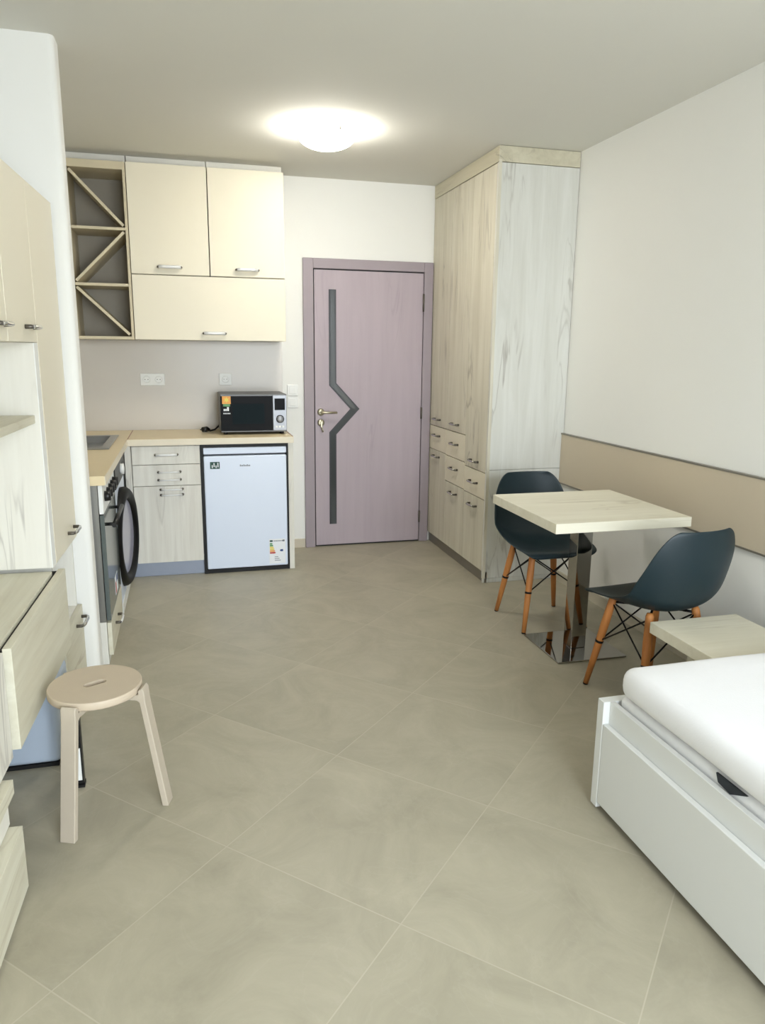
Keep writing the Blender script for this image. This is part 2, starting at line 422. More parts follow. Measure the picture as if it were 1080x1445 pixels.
# ------------------------------------------------------------------ kitchen, lower row
ZW = .90; YF = 4.82; ZB = .858
tag(obj('backsplash', B().box(XL+.002, .680, D-.011, D-.001, ZW+.0005, 1.504), SPLASH), 'greige laminate backsplash behind the worktop', 'backsplash')
t = thing('worktop', 'beige worktop carrying the microwave above the white fridge', 'worktop', (.16, YF, ZB)); o = t.location
obj('slab', B(o).box(-.357, .676, YF-.012, D-.001, ZB, ZW), [WTOP], t, .003)
obj('front_edge', B(o).box(-.357, .676, YF-.015, YF-.012, ZB+.001, ZW-.002), WEDGE, t)
obj('joint_strip', B(o).box(-.3575, -.352, YF+.004, D-.014, ZW, ZW+.0006), JOINT, t)
obj('end_joint', B(o).box(.668, .6765, YF, D-.014, ZW, ZW+.0006), JOINT, t)
LX = -.378
t = thing('worktop', 'beige worktop with the steel sink running along the left wall', 'worktop', (-.67, 4.3, ZB)); o = t.location
SX0, SX1, SY0, SY1 = -.90, -.455, 4.38, 4.98
b = B(o); b.box(XL+.003, LX+.0195, 3.43, SY0, ZB, ZW); b.box(XL+.003, LX+.0195, SY1, D-.001, ZB, ZW)
b.box(XL+.003, SX0, SY0, SY1, ZB, ZW); b.box(SX1, LX+.0195, SY0, SY1, ZB, ZW)
obj('slab', b, WTOP, t)
obj('front_edge', B(o).box(LX+.0195, LX+.022, 3.43, YF-.02, ZB+.001, ZW-.002), WEDGE, t)
# sink: rim, bowl, tap
t = thing('sink', 'stainless steel sink set into the worktop in the kitchen corner', 'sink', (-.68, 4.7, ZW)); o = t.location
b = B(o); rw = .035
b.box(SX0-rw, SX1+rw, SY0-rw, SY0+.012, ZW, ZW+.008); b.box(SX0-rw, SX1+rw, SY1-.012, SY1+rw, ZW, ZW+.008)
b.box(SX0-rw, SX0+.012, SY0+.012, SY1-.012, ZW, ZW+.008); b.box(SX1-.012, SX1+rw, SY0+.012, SY1-.012, ZW, ZW+.008)
obj('rim', b, STEEL, t, .003)
b = B(o); zb = ZW-.044
b.box(SX0+.001, SX0+.008, SY0+.001, SY1-.001, zb, ZW); b.box(SX1-.008, SX1-.001, SY0+.001, SY1-.001, zb, ZW)
b.box(SX0+.008, SX1-.008, SY0+.001, SY0+.008, zb, ZW); b.box(SX0+.008, SX1-.008, SY1-.008, SY1-.001, zb, ZW); b.box(SX0+.008, SX1-.008, SY0+.008, SY1-.008, zb, zb+.006)
obj('bowl', b, STEEL, t)
b = B(o); b.lathe([(.026, 0), (.026, .01), (.018, .02)], (-.70, 5.07, ZW), 'z', 20)
b.tube([(-.70, 5.07, ZW), (-.70, 5.07, ZW+.05), (-.70, 5.05, ZW+.062), (-.66, 4.92, ZW+.066), (-.65, 4.88, ZW+.055)], .011, 10)
obj('tap', b, CHROME, t)
# base cabinet with drawers and a stack of four bar handles
BX0, BX1 = -.338, .078
t = thing('base_cabinet', 'pale oak base cabinet with drawers and a stack of bar handles left of the fridge', 'cabinet', ((BX0+BX1)/2, YF, 0)); o = t.location
obj('body', B(o).box(BX0, BX1, YF+.02, D-.012, .095, ZB-.002), OAKK, t)
obj('plinth', B(o).box(BX0-.03, BX1, YF+.03, YF+.045, .001, .095), ALU, t)
dr = obj('drawer', B(o).box(BX0+.002, BX1-.002, YF, YF+.0185, .738, ZB-.006), OAKK, t, .0015)
handle(dr, Vector((-.128, YF, .800))-o, (1, 0, 0), (0, -1, 0), .135, .026, .018)
dr = obj('drawer', B(o).box(BX0+.002, BX1-.002, YF, YF+.0185, .602, .734), OAKK, t, .0015)
for z in (.690, .640): handle(dr, Vector((-.115, YF, z))-o, (1, 0, 0), (0, -1, 0), .135, .024, .010)
dr = obj('door', B(o).box(BX0+.002, BX1-.002, YF, YF+.0185, .097, .598), OAKK, t, .0015)
for z in (.578, .543): handle(dr, Vector((-.105, YF, z))-o, (1, 0, 0), (0, -1, 0), .135, .024, .010)
# corner filler
tag(obj('filler_panel', B((-.37, YF, .0)).box(LX, BX0-.002, YF-.004, YF+.016, .095, ZB-.002), OAKK), 'narrow pale oak filler in the corner beside the drawers', 'panel').location = (-.37, YF, 0)
tag(obj('end_panel', B((.655, YF, 0)).box(.641, .674, YF, D-.012, .001, ZB-.001), OAKK, None, .001), 'pale oak end panel at the right of the fridge', 'panel').location = (.655, YF, 0)

# refrigerator
FX0, FX1 = .098, .628
t = thing('refrigerator', 'small white under-counter fridge with an energy label', 'fridge', ((FX0+FX1)/2, YF, 0)); o = t.location
obj('body', B(o).box(FX0+.004, FX1-.004, YF+.045, D-.05, .03, .842), BLKPLAST, t)
dr = obj('door', B(o).box(FX0, FX1, YF-.004, YF+.042, .030, .782), FRIDGEW, t, .008, 3)
obj('top_trim', B(o).box(FX0, FX1, YF-.001, YF+.042, .793, .836), FRIDGEW, t, .005)
obj('base_grille', B(o).box(FX0, FX1, YF+.03, YF+.045, .002, .03), BLACK, t)
yf = YF-.0045
b = B(o); b.box(FX0+.040, FX0+.100, yf-.001, yf, .700, .745)
for x, z0, z1 in ((.050, .706, .725), (.062, .712, .738), (.074, .706, .722), (.086, .710, .740)): b.box(FX0+x, FX0+x+.006, yf-.0016, yf-.001, z0, z1, 1)
obj('sticker', b, [DGREEN, PAPERW], dr)
b = B(o)
for k in range(9): b.box(FX0+.228+k*.0075, FX0+.228+k*.0075+.0052, yf-.001, yf, .712, .712+(.009 if k % 3 else .012))
obj('brand_lettering', b, GREYT, dr)
b = B(o); e0 = FX0+.405
b.box(e0, e0+.108, yf-.0008, yf, .045, .215, 0)
b.box(e0+.004, e0+.024, yf-.0014, yf-.0008, .196, .208, 1)
for k in range(7): b.box(e0+.030+k*.009, e0+.036+k*.009, yf-.0014, yf-.0008, .198, .205, 2)
b.box(e0+.090, e0+.103, yf-.0014, yf-.0008, .196, .208, 2)
for k, (mi, ln) in enumerate(((3, .022), (3, .026), (4, .030), (4, .034), (5, .038), (6, .042))):
    z1 = .188-k*.0125
    b.prism([(e0+.004, z1-.0105), (e0+ln-.004, z1-.0105), (e0+ln+.002, z1-.005), (e0+ln-.004, z1), (e0+.004, z1)], 'y', yf-.0014, yf-.0008, mi)
b.prism([(e0+.070, .135), (e0+.076, .128), (e0+.092, .128), (e0+.092, .142), (e0+.076, .142)], 'y', yf-.0014, yf-.0008, 7)
for k in range(3): b.box(e0+.035, e0+.075-k*.008, yf-.0014, yf-.0008, .065+k*.012, .069+k*.012, 2)
obj('energy_label', b, [PAPERW, DGREEN, GREYT, GREENL, YELLOW, ORANGE, RED, BLUEL], dr)
# black boards painting the shade in the gap behind and around the fridge
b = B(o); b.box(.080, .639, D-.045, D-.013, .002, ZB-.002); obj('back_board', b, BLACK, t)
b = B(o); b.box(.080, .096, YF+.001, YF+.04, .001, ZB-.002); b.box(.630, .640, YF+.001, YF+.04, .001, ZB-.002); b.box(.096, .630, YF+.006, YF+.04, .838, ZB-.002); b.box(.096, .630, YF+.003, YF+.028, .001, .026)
obj('gap_shade_frame', b, BLACK, t)

# microwave
MX0, MX1, MY, MZ0, MZ1 = .222, .655, 4.965, .916, 1.165
t = thing('microwave', 'black and silver microwave on the worktop with an orange sticker', 'microwave', ((MX0+MX1)/2, MY, ZW)); o = t.location
obj('body', B(o).box(MX0, MX1, MY+.02, 5.30, MZ0, MZ1), MWBODY, t, .004)
obj('front_frame', B(o).box(MX0, MX1, MY+.003, MY+.02, MZ0, MZ1), MWBODY, t, .003)
dr = obj('door', B(o).box(MX0+.001, MX0+.340, MY-.004, MY+.003, MZ0+.010, MZ1-.012), BLKGLOSS, t, .002)
obj('window', B(o).box(MX0+.075, MX0+.285, MY-.0052, MY-.004, MZ0+.055, MZ1-.062), TEALSCR, dr)
b = B(o); yy = MY-.0045
b.box(MX0+.012, MX0+.067, yy-.001, yy, MZ1-.062, MZ1-.012, 0); b.box(MX0+.018, MX0+.062, yy-.001, yy, MZ1-.078, MZ1-.062, 1)
b.prism([(MX0+.040+.020*(1 if k % 2 else .5)*math.cos(k*PI/6), MZ1-.036+.020*(1 if k % 2 else .5)*math.sin(k*PI/6)) for k in range(12)], 'y', yy-.0016, yy-.001, 2)
for k, (x, w_) in enumerate(((.020, .009), (.031, .009), (.042, .012))): b.box(MX0+x, MX0+x+w_, yy-.001, yy, MZ1-.108, MZ1-.094+(.012 if k == 2 else 0), 3)
for k in range(5): b.box(MX0+.018+k*.0095, MX0+.024+k*.0095, yy-.001, yy, MZ1-.128, MZ1-.120, 3)
obj('promo_sticker', b, [ORANGE, GREENL, YELLOW, PAPERW], dr)
cp = obj('control_panel', B(o).box(MX0+.342, MX1-.002, MY-.003, MY+.003, MZ0+.010, MZ1-.008), SILVER, t, .002)
obj('display', B(o).box(MX0+.352, MX1-.012, MY-.0042, MY-.003, MZ1-.105, MZ1-.028), BLKGLOSS, cp)
b = B(o); b.lathe([(.022, 0), (.021, -.010), (.015, -.014), (.0, -.015)], ((MX0+.342+MX1)/2, MY-.003, MZ0+.085), 'y', 28)
obj('knob', b, SILVER, cp)
obj('knob_ring', B(o).torus(((MX0+.342+MX1)/2, MY-.004, MZ0+.085), .024, .003, 'y', 28, 8), BLKPLAST, cp)
b = B(o)
for k in range(3): b.box(MX0+.356+k*.022, MX0+.370+k*.022, MY-.005, MY-.003, MZ0+.028, MZ0+.040)
obj('button_row', b, PLASTW, cp)
for x in (MX0+.03, MX1-.03):
    for y in (MY+.04, 5.26):
        obj('foot', B(o).lathe([(.014, ZW+.0005), (.014, MZ0+.002)], (x, y, 0), 'z', 12), BLKPLAST, t)
b = B(o); b.tube([(MX0+.03, 5.31, .97), (MX0+.0, 5.315, .925), (MX0-.03, 5.24, .909), (MX0-.065, 5.16, .909), (MX0-.085, 5.14, .918)], .006, 8)
b.tube([(MX0-.07, 5.155, .916), (MX0-.088, 5.138, .922), (MX0-.115, 5.12, .922)], [.010, .019, .017], 12)
for s in (-1, 1): b.tube([(MX0-.115, 5.12+s*.008, .922), (MX0-.132, 5.113+s*.008, .922)], .0024, 6)
obj('power_cord', b, BLKPLAST, t)

# sockets and switches
def socket(x0, x1, z0, z1, label, n):
    t = thing('wall_socket', label, 'socket', ((x0+x1)/2, D-.011, z0), 0, 'white sockets on the backsplash'); o = t.location
    obj('plate', B(o).box(x0, x1, D-.020, D-.0102, z0, z1), PLASTW, t, .003)
    for k in range(n):
        c = x0+(x1-x0)*(k+.5)/n
        b = B(o); b.torus((c, D-.0205, (z0+z1)/2), .022, .003, 'y', 24, 8)
        for s in (-1, 1): b.lathe([(.003, -.001), (.003, .001)], (c+s*.0095, D-.0205, (z0+z1)/2), 'y', 8, 1)
        obj('outlet', b, [PLASTW, HDARK], t)
socket(-.286, -.127, 1.205, 1.285, 'white double socket on the backsplash below the zigzag rack', 2)
socket(.238, .322, 1.207, 1.287, 'white single socket on the backsplash above the microwave', 1)
for z, lb in ((1.130, 'upper white light switch on the wall left of the lilac door'), (1.045, 'lower white light switch on the wall left of the lilac door')):
    t = thing('light_switch', lb, 'switch', (.752, D, z), 0, 'white light switches'); o = t.location
    obj('plate', B(o).box(.714, .790, D-.009, D-.0005, z, z+.078), PLASTW, t, .003)
    obj('rocker', B(o).box(.728, .776, D-.013, D-.009, z+.014, z+.064), PLASTW, t, .002)

# oven over a drawer and washing machine, fronts facing the room
OX = LX+.003
t = thing('oven', 'grey glass built-in oven with black knobs behind the left wall end', 'oven', (-.67, 3.73, .21)); o = t.location
OY0, OY1 = 3.46, 4.03
obj('body', B(o).box(XL+.05, OX-.022, OY0, OY1, .212, ZB-.003), STEEL, t)
dr = obj('oven_door', B(o).box(OX-.02, OX, OY0+.002, OY1-.002, .215, .715), OVENG, t, .004)
obj('door_handle', B(o).tube([(OX+.035, OY0+.06, .655), (OX+.035, OY1-.06, .655)], .011, 12).tube([(OX, OY0+.09, .655), (OX+.035, OY0+.09, .655)], .008, 8).tube([(OX, OY1-.09, .655), (OX+.035, OY1-.09, .655)], .008, 8), BLKPLAST, dr)
cp = obj('control_panel', B(o).box(OX-.02, OX, OY0+.002, OY1-.002, .72, ZB-.005), PLASTW, t, .003)
for k in range(5):
    obj('knob', B(o).lathe([(.024, 0), (.022, .026), (.0, .028)], (OX, OY0+.08+k*.1, .79), 'x', 20), BLKPLAST, cp)
b = B(o); b.box(OX+.0005, OX+.0012, OY1-.30, OY1-.17, .25, .34, 0); b.box(OX+.0012, OX+.0016, OY1-.29, OY1-.25, .255, .31, 1); b.box(OX+.0012, OX+.0016, OY1-.24, OY1-.18, .30, .335, 2)  # patches painting the reddish and blue reflections in the oven glass
obj('sticker', b, [PAPERW, RED, BLUEL], dr)
t = thing('oven_drawer_unit', 'low pale oak drawer under the built-in oven', 'drawer', (-.67, 3.73, 0)); o = t.location
obj('body', B(o).box(XL+.05, OX-.022, OY0, OY1, .001, .208), OAKK, t)
dr = obj('drawer', B(o).box(OX-.02, OX, OY0+.002, OY1-.002, .045, .205), OAKY, t, .0015)
handle(dr, Vector((OX, 3.70, .140))-o, (0, 1, 0), (1, 0, 0), .12, .024, .012)
WY0, WY1 = 4.05, 4.66
t = thing('washing_machine', 'white washing machine with a thick black door ring under the left worktop', 'washing machine', (-.67, 4.35, 0)); o = t.location
obj('body', B(o).box(XL+.06, OX-.004, WY0, WY1, .012, ZB-.006), FRIDGEW, t, .006)
cp = obj('control_panel', B(o).box(OX-.004, OX+.004, WY0+.01, WY1-.01, .72, ZB-.012), BLKPLAST, t, .003)
obj('dial', B(o).lathe([(.032, 0), (.030, .020), (0, .024)], (OX+.004, WY0+.33, .785), 'x', 24), PLASTW, cp)
obj('display', B(o).box(OX+.004, OX+.005, WY0+.42, WY0+.52, .765, .805), BLKGLOSS, cp)
for y in (WY0+.05, WY1-.05): obj('foot', B(o).lathe([(.02, 0), (.02, .012)], (OX-.06, y, 0), 'z', 12), BLKPLAST, t)
obj('kick_flap', B(o).box(OX-.004, OX, WY0+.02, WY1-.02, .02, .085), PLASTW, t, .002)
dd = obj('porthole_door', B().torus((0, 0, 0),   .245, .038, 'x', 64, 16), RINGB, t)
ring = B(); ring.lathe([(0, -.012), (.12, -.006), (.19, .004), (.222, .012)], (0, 0, 0), 'x', 48)
gl = obj('glass_bowl', ring, BOWL, dd)
dd.location = Vector((OX+.008, 4.325, .405))-o; dd.rotation_euler = (0, 0, math.radians(-6.5))
obj('door_hinge', B(o).box(OX-.004, OX+.030, 4.585, 4.615, .37, .44), HDARK, t, .004)

# ------------------------------------------------------------------ wardrobe
XW = 1.795; Y0 = 4.227
t = thing('wardrobe', 'tall built-in pale oak wardrobe with cream drawers right of the door', 'wardrobe', (2.05, 4.8, 0)); o = t.location
obj('body', B(o).box(XW+.022, XR-.002, Y0+.02, D-.002, .075, 2.515), OAKV, t)
b = B(o); b.box(XW, XR-.002, Y0, Y0+.0195, .03, .733); b.box(XW, XR-.002, Y0, Y0+.0195, .735, 2.515)
obj('side_panel', b, OAKS, t, .001)
obj('corner_trim', B(o).box(XW-.001, XW+.018, Y0-.003, Y0-.0002, .03, 2.53), OAKV, t)
b = B(o); b.box(XW-.001, XR-.002, Y0-.002, Y0+.02, 2.518, H-.002); b.box(XW-.001, XW+.02, Y0+.02, D-.002, 2.518, H-.002)
obj('cornice', b, oak('craft_oak_cornice', 'y', base=(.835, .81, .72), streak=(.73, .70, .60)), t, .002)
b = B(o); b.box(XW+.015, XW+.03, Y0+.0, D-.002, .001, .072)
obj('plinth', b, TRIMM, t)
obj('side_plinth', B(o).box(XW+.004, XR-.003, Y0+.002, Y0+.019, .001, .028), OAKS, t)
ys = [Y0+.02, 4.607, 4.985, D-.004]
def front(kind, c, z0, z1, hz, mat, wy=None):
    y0, y1 = ys[c], ys[c+1]
    dr = obj(kind, B(o).box(XW, XW+.0195, y0+.0015, y1-.0015, z0+.0015, z1-.0015), mat, t, .0012)
    handle(dr, Vector((XW, (y0+y1)/2, hz))-o, (0, 1, 0), (-1, 0, 0), .115, .026, .013, [CHROME, HDARK])
for c, z in ((0, .712), (1, .912), (2, .912)): front('door', c, z, 2.515, z+.052, OAKV)
front('drawer', 2, .735, .910, .845, DRAWERC); front('drawer', 1, .730, .910, .828, DRAWERC)
front('drawer', 1, .545, .728, .655, DRAWERC); front('drawer', 0, .540, .710, .628, DRAWERC)
front('door', 2, .075, .733, .690, OAKV); front('door', 1, .075, .543, .482, OAKV); front('door', 0, .075, .538, .475, OAKV)

# ------------------------------------------------------------------ right wall panel
t = thing('wall_panel', 'long beige wall panel with metal edge strips on the right wall', 'panel', (XR, 3.1, .64)); o = t.location
obj('side_board', B(o).box(XR-.016, XR-.001, -.5, Y0-.002, .645, .950), PANELB, t)
for z in (.637, .950): obj('edge_strip', B(o).box(XR-.020, XR-.001, -.5, Y0-.002, z, z+.008), TRIMM, t)

# ------------------------------------------------------------------ ceiling lamp
LC = (.79, 4.20)
t = thing('ceiling_lamp', 'round white glass lamp glowing on the ceiling', 'lamp', (LC[0], LC[1], H)); o = t.location
obj('base', B(o).lathe([(.115, H-.001), (.115, H-.022), (.0, H-.022)], LC+(0,), 'z', 40), PLASTW, t)
b = B(o); prof = [(.150, 2.560), (.150, 2.566)] ; prof = [(0, 2.4985)]+[(.152*math.sin(a), 2.566-.0675*math.cos(a)) for a in [PI/2*k/12 for k in range(1, 13)]]
prof += [(.149, 2.569)]+[(.148*math.sin(a), 2.569-.063*math.cos(a)) for a in [PI/2*k/12 for k in range(11, 0, -1)]]+[(0, 2.506)]
b.lathe(prof, LC+(0,), 'z', 56)
LAMPM = emit('lamp_glass', (1, .985, .955), 36)
obj('glass_bowl', b, LAMPM, t)
for k in range(3):
    a = math.radians(168+k*120); c = Vector((LC[0]+.150*math.cos(a), LC[1]+.150*math.sin(a), 2.566))
    obj('clip', B(o).tube([c+Vector((0, 0, .032)), c, c-Vector((.010*math.cos(a), .010*math.sin(a), .012))], .006, 8), HDARK, t)

# ------------------------------------------------------------------ dining table
t = thing('dining_table', 'square pale oak table on a mirrored steel pedestal', 'table', (1.815, 3.10, 0)); o = t.location
obj('tabletop', B(o).box(1.487, 2.150, 2.735, 3.405, .705, .75), OAKX, t, .003)
col = (1.85, 3.145)
obj('base_plate', B(o).box(1.667, 2.035, 2.963, 3.338, .001, .010), MIRROR, t, .002)
obj('column', B(o).box(col[0]-.04, col[0]+.04, col[1]-.04, col[1]+.04, .010, .698), MIRROR, t, .003)
obj('top_bracket', B(o).box(col[0]-.13, col[0]+.13, col[1]-.13, col[1]+.13, .697, .705), BLKPLAST, t)

# ------------------------------------------------------------------ shell chairs
def make_chair(label, loc, rz):
    t = thing('dining_chair', label, 'chair', loc, rz, 'shell chairs at the dining table')
    rows = [  # y, z, half width, edge rise, rise direction (y, z)
        (-.222, .412, .150, .000, (0, 1)), (-.226, .430, .185, .000, (0, 1)), (-.212, .443, .204, .004, (0, 1)), (-.160, .443, .218, .012, (0, 1)),
        (-.080, .434, .228, .030, (0, 1)), (.000, .426, .233, .052, (0, 1)), (.080, .425, .236, .075, (-.15, 1)),
        (.155, .440, .237, .095, (-.40, .9)), (.208, .482, .236, .104, (-.8, .6)), (.235, .550, .232, .096, (-1, .25)),
        (.247, .630, .221, .078, (-1, 0)), (.252, .700, .203, .056, (-1, 0)), (.254, .752, .176, .040, (-1, -.03)),
        (.256, .780, .152, .030, (-1, -.04)), (.257, .794, .122, .024, (-1, -.04))]
    bm = bmesh.new(); N = 16; vs = []
    for y, z, hw, rise, dr in rows:
        row = []
        for k in range(N+1):
            s = -1+2*k/N; s2 = math.sin(s*PI/2)*.35+s*.65
            e = abs(s2)**2.4*rise
            row.append(bm.verts.new((hw*s2, y+dr[0]*e, z+dr[1]*e)))
        vs.append(row)
    for i in range(len(vs)-1):
        for k in range(N):
            f = bm.faces.new((vs[i][k], vs[i][k+1], vs[i+1][k+1], vs[i+1][k])); f.smooth = True
    b = B(); b.bm.free(); b.bm = bm
    sh = obj('seat_shell', b, SHELL, t)
    md = sh.modifiers.new('thick', 'SOLIDIFY'); md.thickness = .007; md.offset = -1
    md = sh.modifiers.new('sub', 'SUBSURF'); md.levels = 1; md.render_levels = 2
    tops = []; feet = []
    for sx, sy in ((-1, -1), (1, -1), (1, 1), (-1, 1)):
        top = Vector((sx*.118, sy*.112, .428)); ft = Vector((sx*.181, sy*.180, 0)); tops.append(top); feet.append(ft)
        q = lambda u: ft.lerp(top, u)
        b = B(); b.tube([q(.0), q(.012), q(.015)], [.0112, .0118, .0118], 14, 1)
        b.tube([q(.012), q(.3), q(.72), q(.97), q(1.0)], [.0115, .0150, .0185, .0165, .012], 14, 0)
        obj('leg', b, [WOODLEG, BLKPLAST], t)
    b = B()
    for i in range(4):
        j = (i+1) % 4
        p = feet[i].lerp(tops[i], .50); q_ = feet[j].lerp(tops[j], .50)
        b.tube([p, tops[j].lerp(feet[j], .06)], .0036, 8); b.tube([q_, tops[i].lerp(feet[i], .06)], .0036, 8)
        b.tube([p-(tops[i]-feet[i])*.012, p+(tops[i]-feet[i])*.012], .0185, 10)
        inw = Vector((tops[i].x*.72, tops[i].y*.72, .405)); b.tube([tops[i].lerp(feet[i], .06), inw], .006, 8)
        b.tube([inw, (0, 0, .402)], .005, 8)
    obj('wire_brace', b, WIRE, t)
    return t
ch = make_chair('dark teal shell chair behind the table, facing the camera, in front of the wardrobe', (1.858, 3.545, 0), 0)
dup(ch, (1.888, 2.590, 0), PI+math.radians(7), 'dark teal shell chair seen from behind between the table and the bed')

# ------------------------------------------------------------------ side bench
t = thing('side_table', 'low pale oak side table between the near chair and the bed', 'side table', (1.92, 2.17, 0)); o = t.location
obj('tabletop', B(o).box(1.722, 2.118, 1.975, 2.372, .385, .43), OAKX, t, .002)
for x in (1.845, 2.080):
    for y in (2.010, 2.250): obj('leg', B(o).box(x-.02, x+.02, y-.02, y+.02, 0, .385), OAKV, t, .002)

# ------------------------------------------------------------------ bed
BX, BY = 1.235, 1.930; BE = -.12
t = thing('bed', 'white day bed frame with deep drawers along the right wall', 'bed', (1.77, .9, 0)); o = t.location
obj('footboard', B(o).box(BX, XR-.012, BY-.035, BY, .010, .380), BEDW, t, .003)
obj('headboard', B(o).box(BX, XR-.012, BE, BE+.035, .010, .380), BEDW, t, .003)
obj('side_rail', B(o).box(BX+.022, BX+.040, BE+.035, BY-.035, .20, .380), BEDW, t, .002)
obj('back_rail', B(o).box(XR-.030, XR-.013, BE+.035, BY-.035, .05, .380), BEDW, t)
obj('slat_deck', B(o).box(BX+.040, XR-.030, BE+.035, BY-.035, .235, .255), BEDW, t)
obj('plinth', B(o).box(BX+.03, BX+.05, BE+.04, BY-.04, .0, .20), BLACK, t)
for y0, y1 in ((.905, BY-.036), (BE+.036, .900)): obj('drawer', B(o).box(BX+.001, BX+.021, y0, y1, .030, .306), BEDW, t, .003)
for y in (BE+.07, BY-.07):
    for x in (BX+.07, XR-.07): obj('foot', B(o).box(x-.015, x+.015, y-.012, y+.012, 0, .24), BLKPLAST, t)
def mattress(name, x0, x1, y0, y1, z0, z1, rad, mat, label, amp):
    bm = bmesh.new(); bmesh.ops.create_cube(bm, size=1)
    for v in bm.verts: v.co = Vector(((x1-x0)*v.co.x, (y1-y0)*v.co.y, (z1-z0)*(v.co.z+.5)))
    bmesh.ops.bevel(bm, geom=list(bm.edges), offset=rad, segments=5, affect='EDGES', profile=.5)
    long = [e for e in bm.edges if e.calc_length() > .3]
    bmesh.ops.subdivide_edges(bm, edges=long, cuts=24, use_grid_fill=True)
    for v in bm.verts:
        k = math.sin(v.co.y*9+1)*math.sin(v.co.x*7)+.6*math.sin(v.co.y*23+v.co.x*11)
        s = min(1, max(0, v.co.z/(z1-z0)))
        v.co.z += amp*k*s
        v.co.x += amp*.8*math.sin(v.co.y*13+v.co.z*30)*(1 if abs(v.co.x) > (x1-x0)*.45 else 0)
    for f in bm.faces: f.smooth = True
    b = B(); b.bm.free(); b.bm = bm
    ob = obj(name, b, mat); ob.location = ((x0+x1)/2, (y0+y1)/2, z0)
    tag(ob, label, 'mattress', 'mattresses on the day bed')
    return ob
m1 = mattress('mattress', 1.282, XR-.035, BE+.05, BY-.045, .256, .406, .02, FABW2, 'lower white mattress lying inside the bed frame', .0005)
obj('handle_strap', B(m1.location).prism([(1.325, .4065), (1.435, .4065), (1.425, .385), (1.38, .378)], 'x', 1.2775, 1.2835), STRAP, m1)
mattress('mattress', 1.262, XR-.030, BE+.05, BY-.055, .4105, .515, .042, FABW, 'upper white covered mattress on top of the bed', .002)

# ------------------------------------------------------------------ stool
SC = (-.315, 2.335); SH = .415; SR = .142
t = thing('stool', 'round beige stool with a slot in its seat beside the floating desk', 'stool', (SC[0], SC[1], 0)); o = t.location
b = B()
bm = b.bm; n = 64; m_ = 64
ring0 = []; slot = []
sa = math.radians(28)
for k in range(n):
    a = 2*PI*k/n; ring0.append((math.cos(a), math.sin(a)))
    # stadium slot outline
    L_, w_ = .021, .015
    dx, dy = math.cos(a), math.sin(a)
    x = (L_ if dx > 1e-9 else -L_ if dx < -1e-9 else 0)+w_*dx; y = w_*dy
    slot.append((x*math.cos(sa)-y*math.sin(sa), x*math.sin(sa)+y*math.cos(sa)))
def loop(pts, z): return [bm.verts.new((x, y, z)) for x, y in pts]
zt, zb = SH, SH-.026
l = [loop([(x*SR*.985, y*SR*.985) for x, y in ring0], zt), loop([(x*SR, y*SR) for x, y in ring0], zt-.004), loop([(x*SR, y*SR) for x, y in ring0], zb+.004), loop([(x*SR*.985, y*SR*.985) for x, y in ring0], zb), loop(slot, zb), loop(slot, zt)]
for i in range(6):
    A, Z = l[i], l[(i+1) % 6]
    for k in range(n):
        f = bm.faces.new((A[k], A[(k+1) % n], Z[(k+1) % n], Z[k])); f.smooth = i in (0, 1, 2)
bmesh.ops.recalc_face_normals(bm, faces=bm.faces)
obj('seat', b, STOOLW, t)
obj('slot_shade_plate', B((0, 0, 0)).lathe([(.048, zb-.010), (.048, zb-.0005)], (0, 0, 0), 'z', 32, 0, False), STOOLL, t)  # plate added below the slot so that the hole looks dark
for ang in (-112.5, -16.5, 126):
    a = math.radians(ang); u = Vector((math.cos(a), math.sin(a), 0)); v = Vector((-u.y, u.x, 0)); Z = Vector((0, 0, 1))
    path = [(.055, zb-.009), (.125, zb-.009), (.139, zb-.006), (.1475, zb+.006), (.1500, zb-.010)]
    th = .0085
    # bent lamella: outer and inner profile in the (radial, z) plane
    outp = [(.05, zb-.001), (.118, zb-.001)]
    prof_o = [(.148, SH-.010), (.156, SH-.004), (.163, SH-.014), (.1655, SH-.05), (.222, .0)]
    prof_i = [(.201, .0), (.149, SH-.07), (.146, SH-.052), (.138, SH-.046), (.05, SH-.046)]
    poly = [(.05, zb-.001), (.1435, zb-.001), (.1435, SH-.012)]+prof_o+prof_i
    A = []; Bq = []
    hw = .024
    b = B()
    for r_, z in poly:
        wv = hw
        A.append(b._v(u*r_+Z*z-v*wv)); Bq.append(b._v(u*r_+Z*z+v*wv))
    fs = [b.bm.faces.new(A), b.bm.faces.new(Bq[::-1])]; q = len(poly)
    for i in range(q): fs.append(b.bm.faces.new((A[i], Bq[i], Bq[(i+1) % q], A[(i+1) % q])))
    bmesh.ops.recalc_face_normals(b.bm, faces=fs)
    obj('leg', b, STOOLL, t, .003)

# ------------------------------------------------------------------ wall unit on the left (slightly out of square with the room)
UR = -.038; UO = (-.472, 3.297, 0)
uc, us = math.cos(UR), math.sin(UR)
def at(x, v, z=0): return (UO[0]+x*uc-v*us, UO[1]+x*us+v*uc, z)     # unit coordinates: x out of the front, v along the wall
def uthing(name, label, cat, c, group=None):
    t = thing(name, label, cat, at(*c), UR, group); return t, Vector(c)
ZD = -.47; UD = -.40                                               # depth of the unit behind its front plane
GU = 'upper cabinets of the left wall unit'
def upper(v0, v1, label, hv):
    t, o = uthing('wall_cabinet', label, 'cabinet', (-.2, (v0+v1)/2, 1.47), GU)
    obj('body', B(o).box(UD, -.02, v0+.001, v1-.001, 1.47, 2.0), CREAM, t)
    dr = obj('door', B(o).box(-.0195, 0, v0+.0015, v1-.0015, 1.471, 2.003), CREAM, t, .0015)
    handle(dr, Vector((0, hv, 1.52))-o, (0, 1, 0), (1, 0, 0), .115, .024, .014, [CHROME, HDARK])
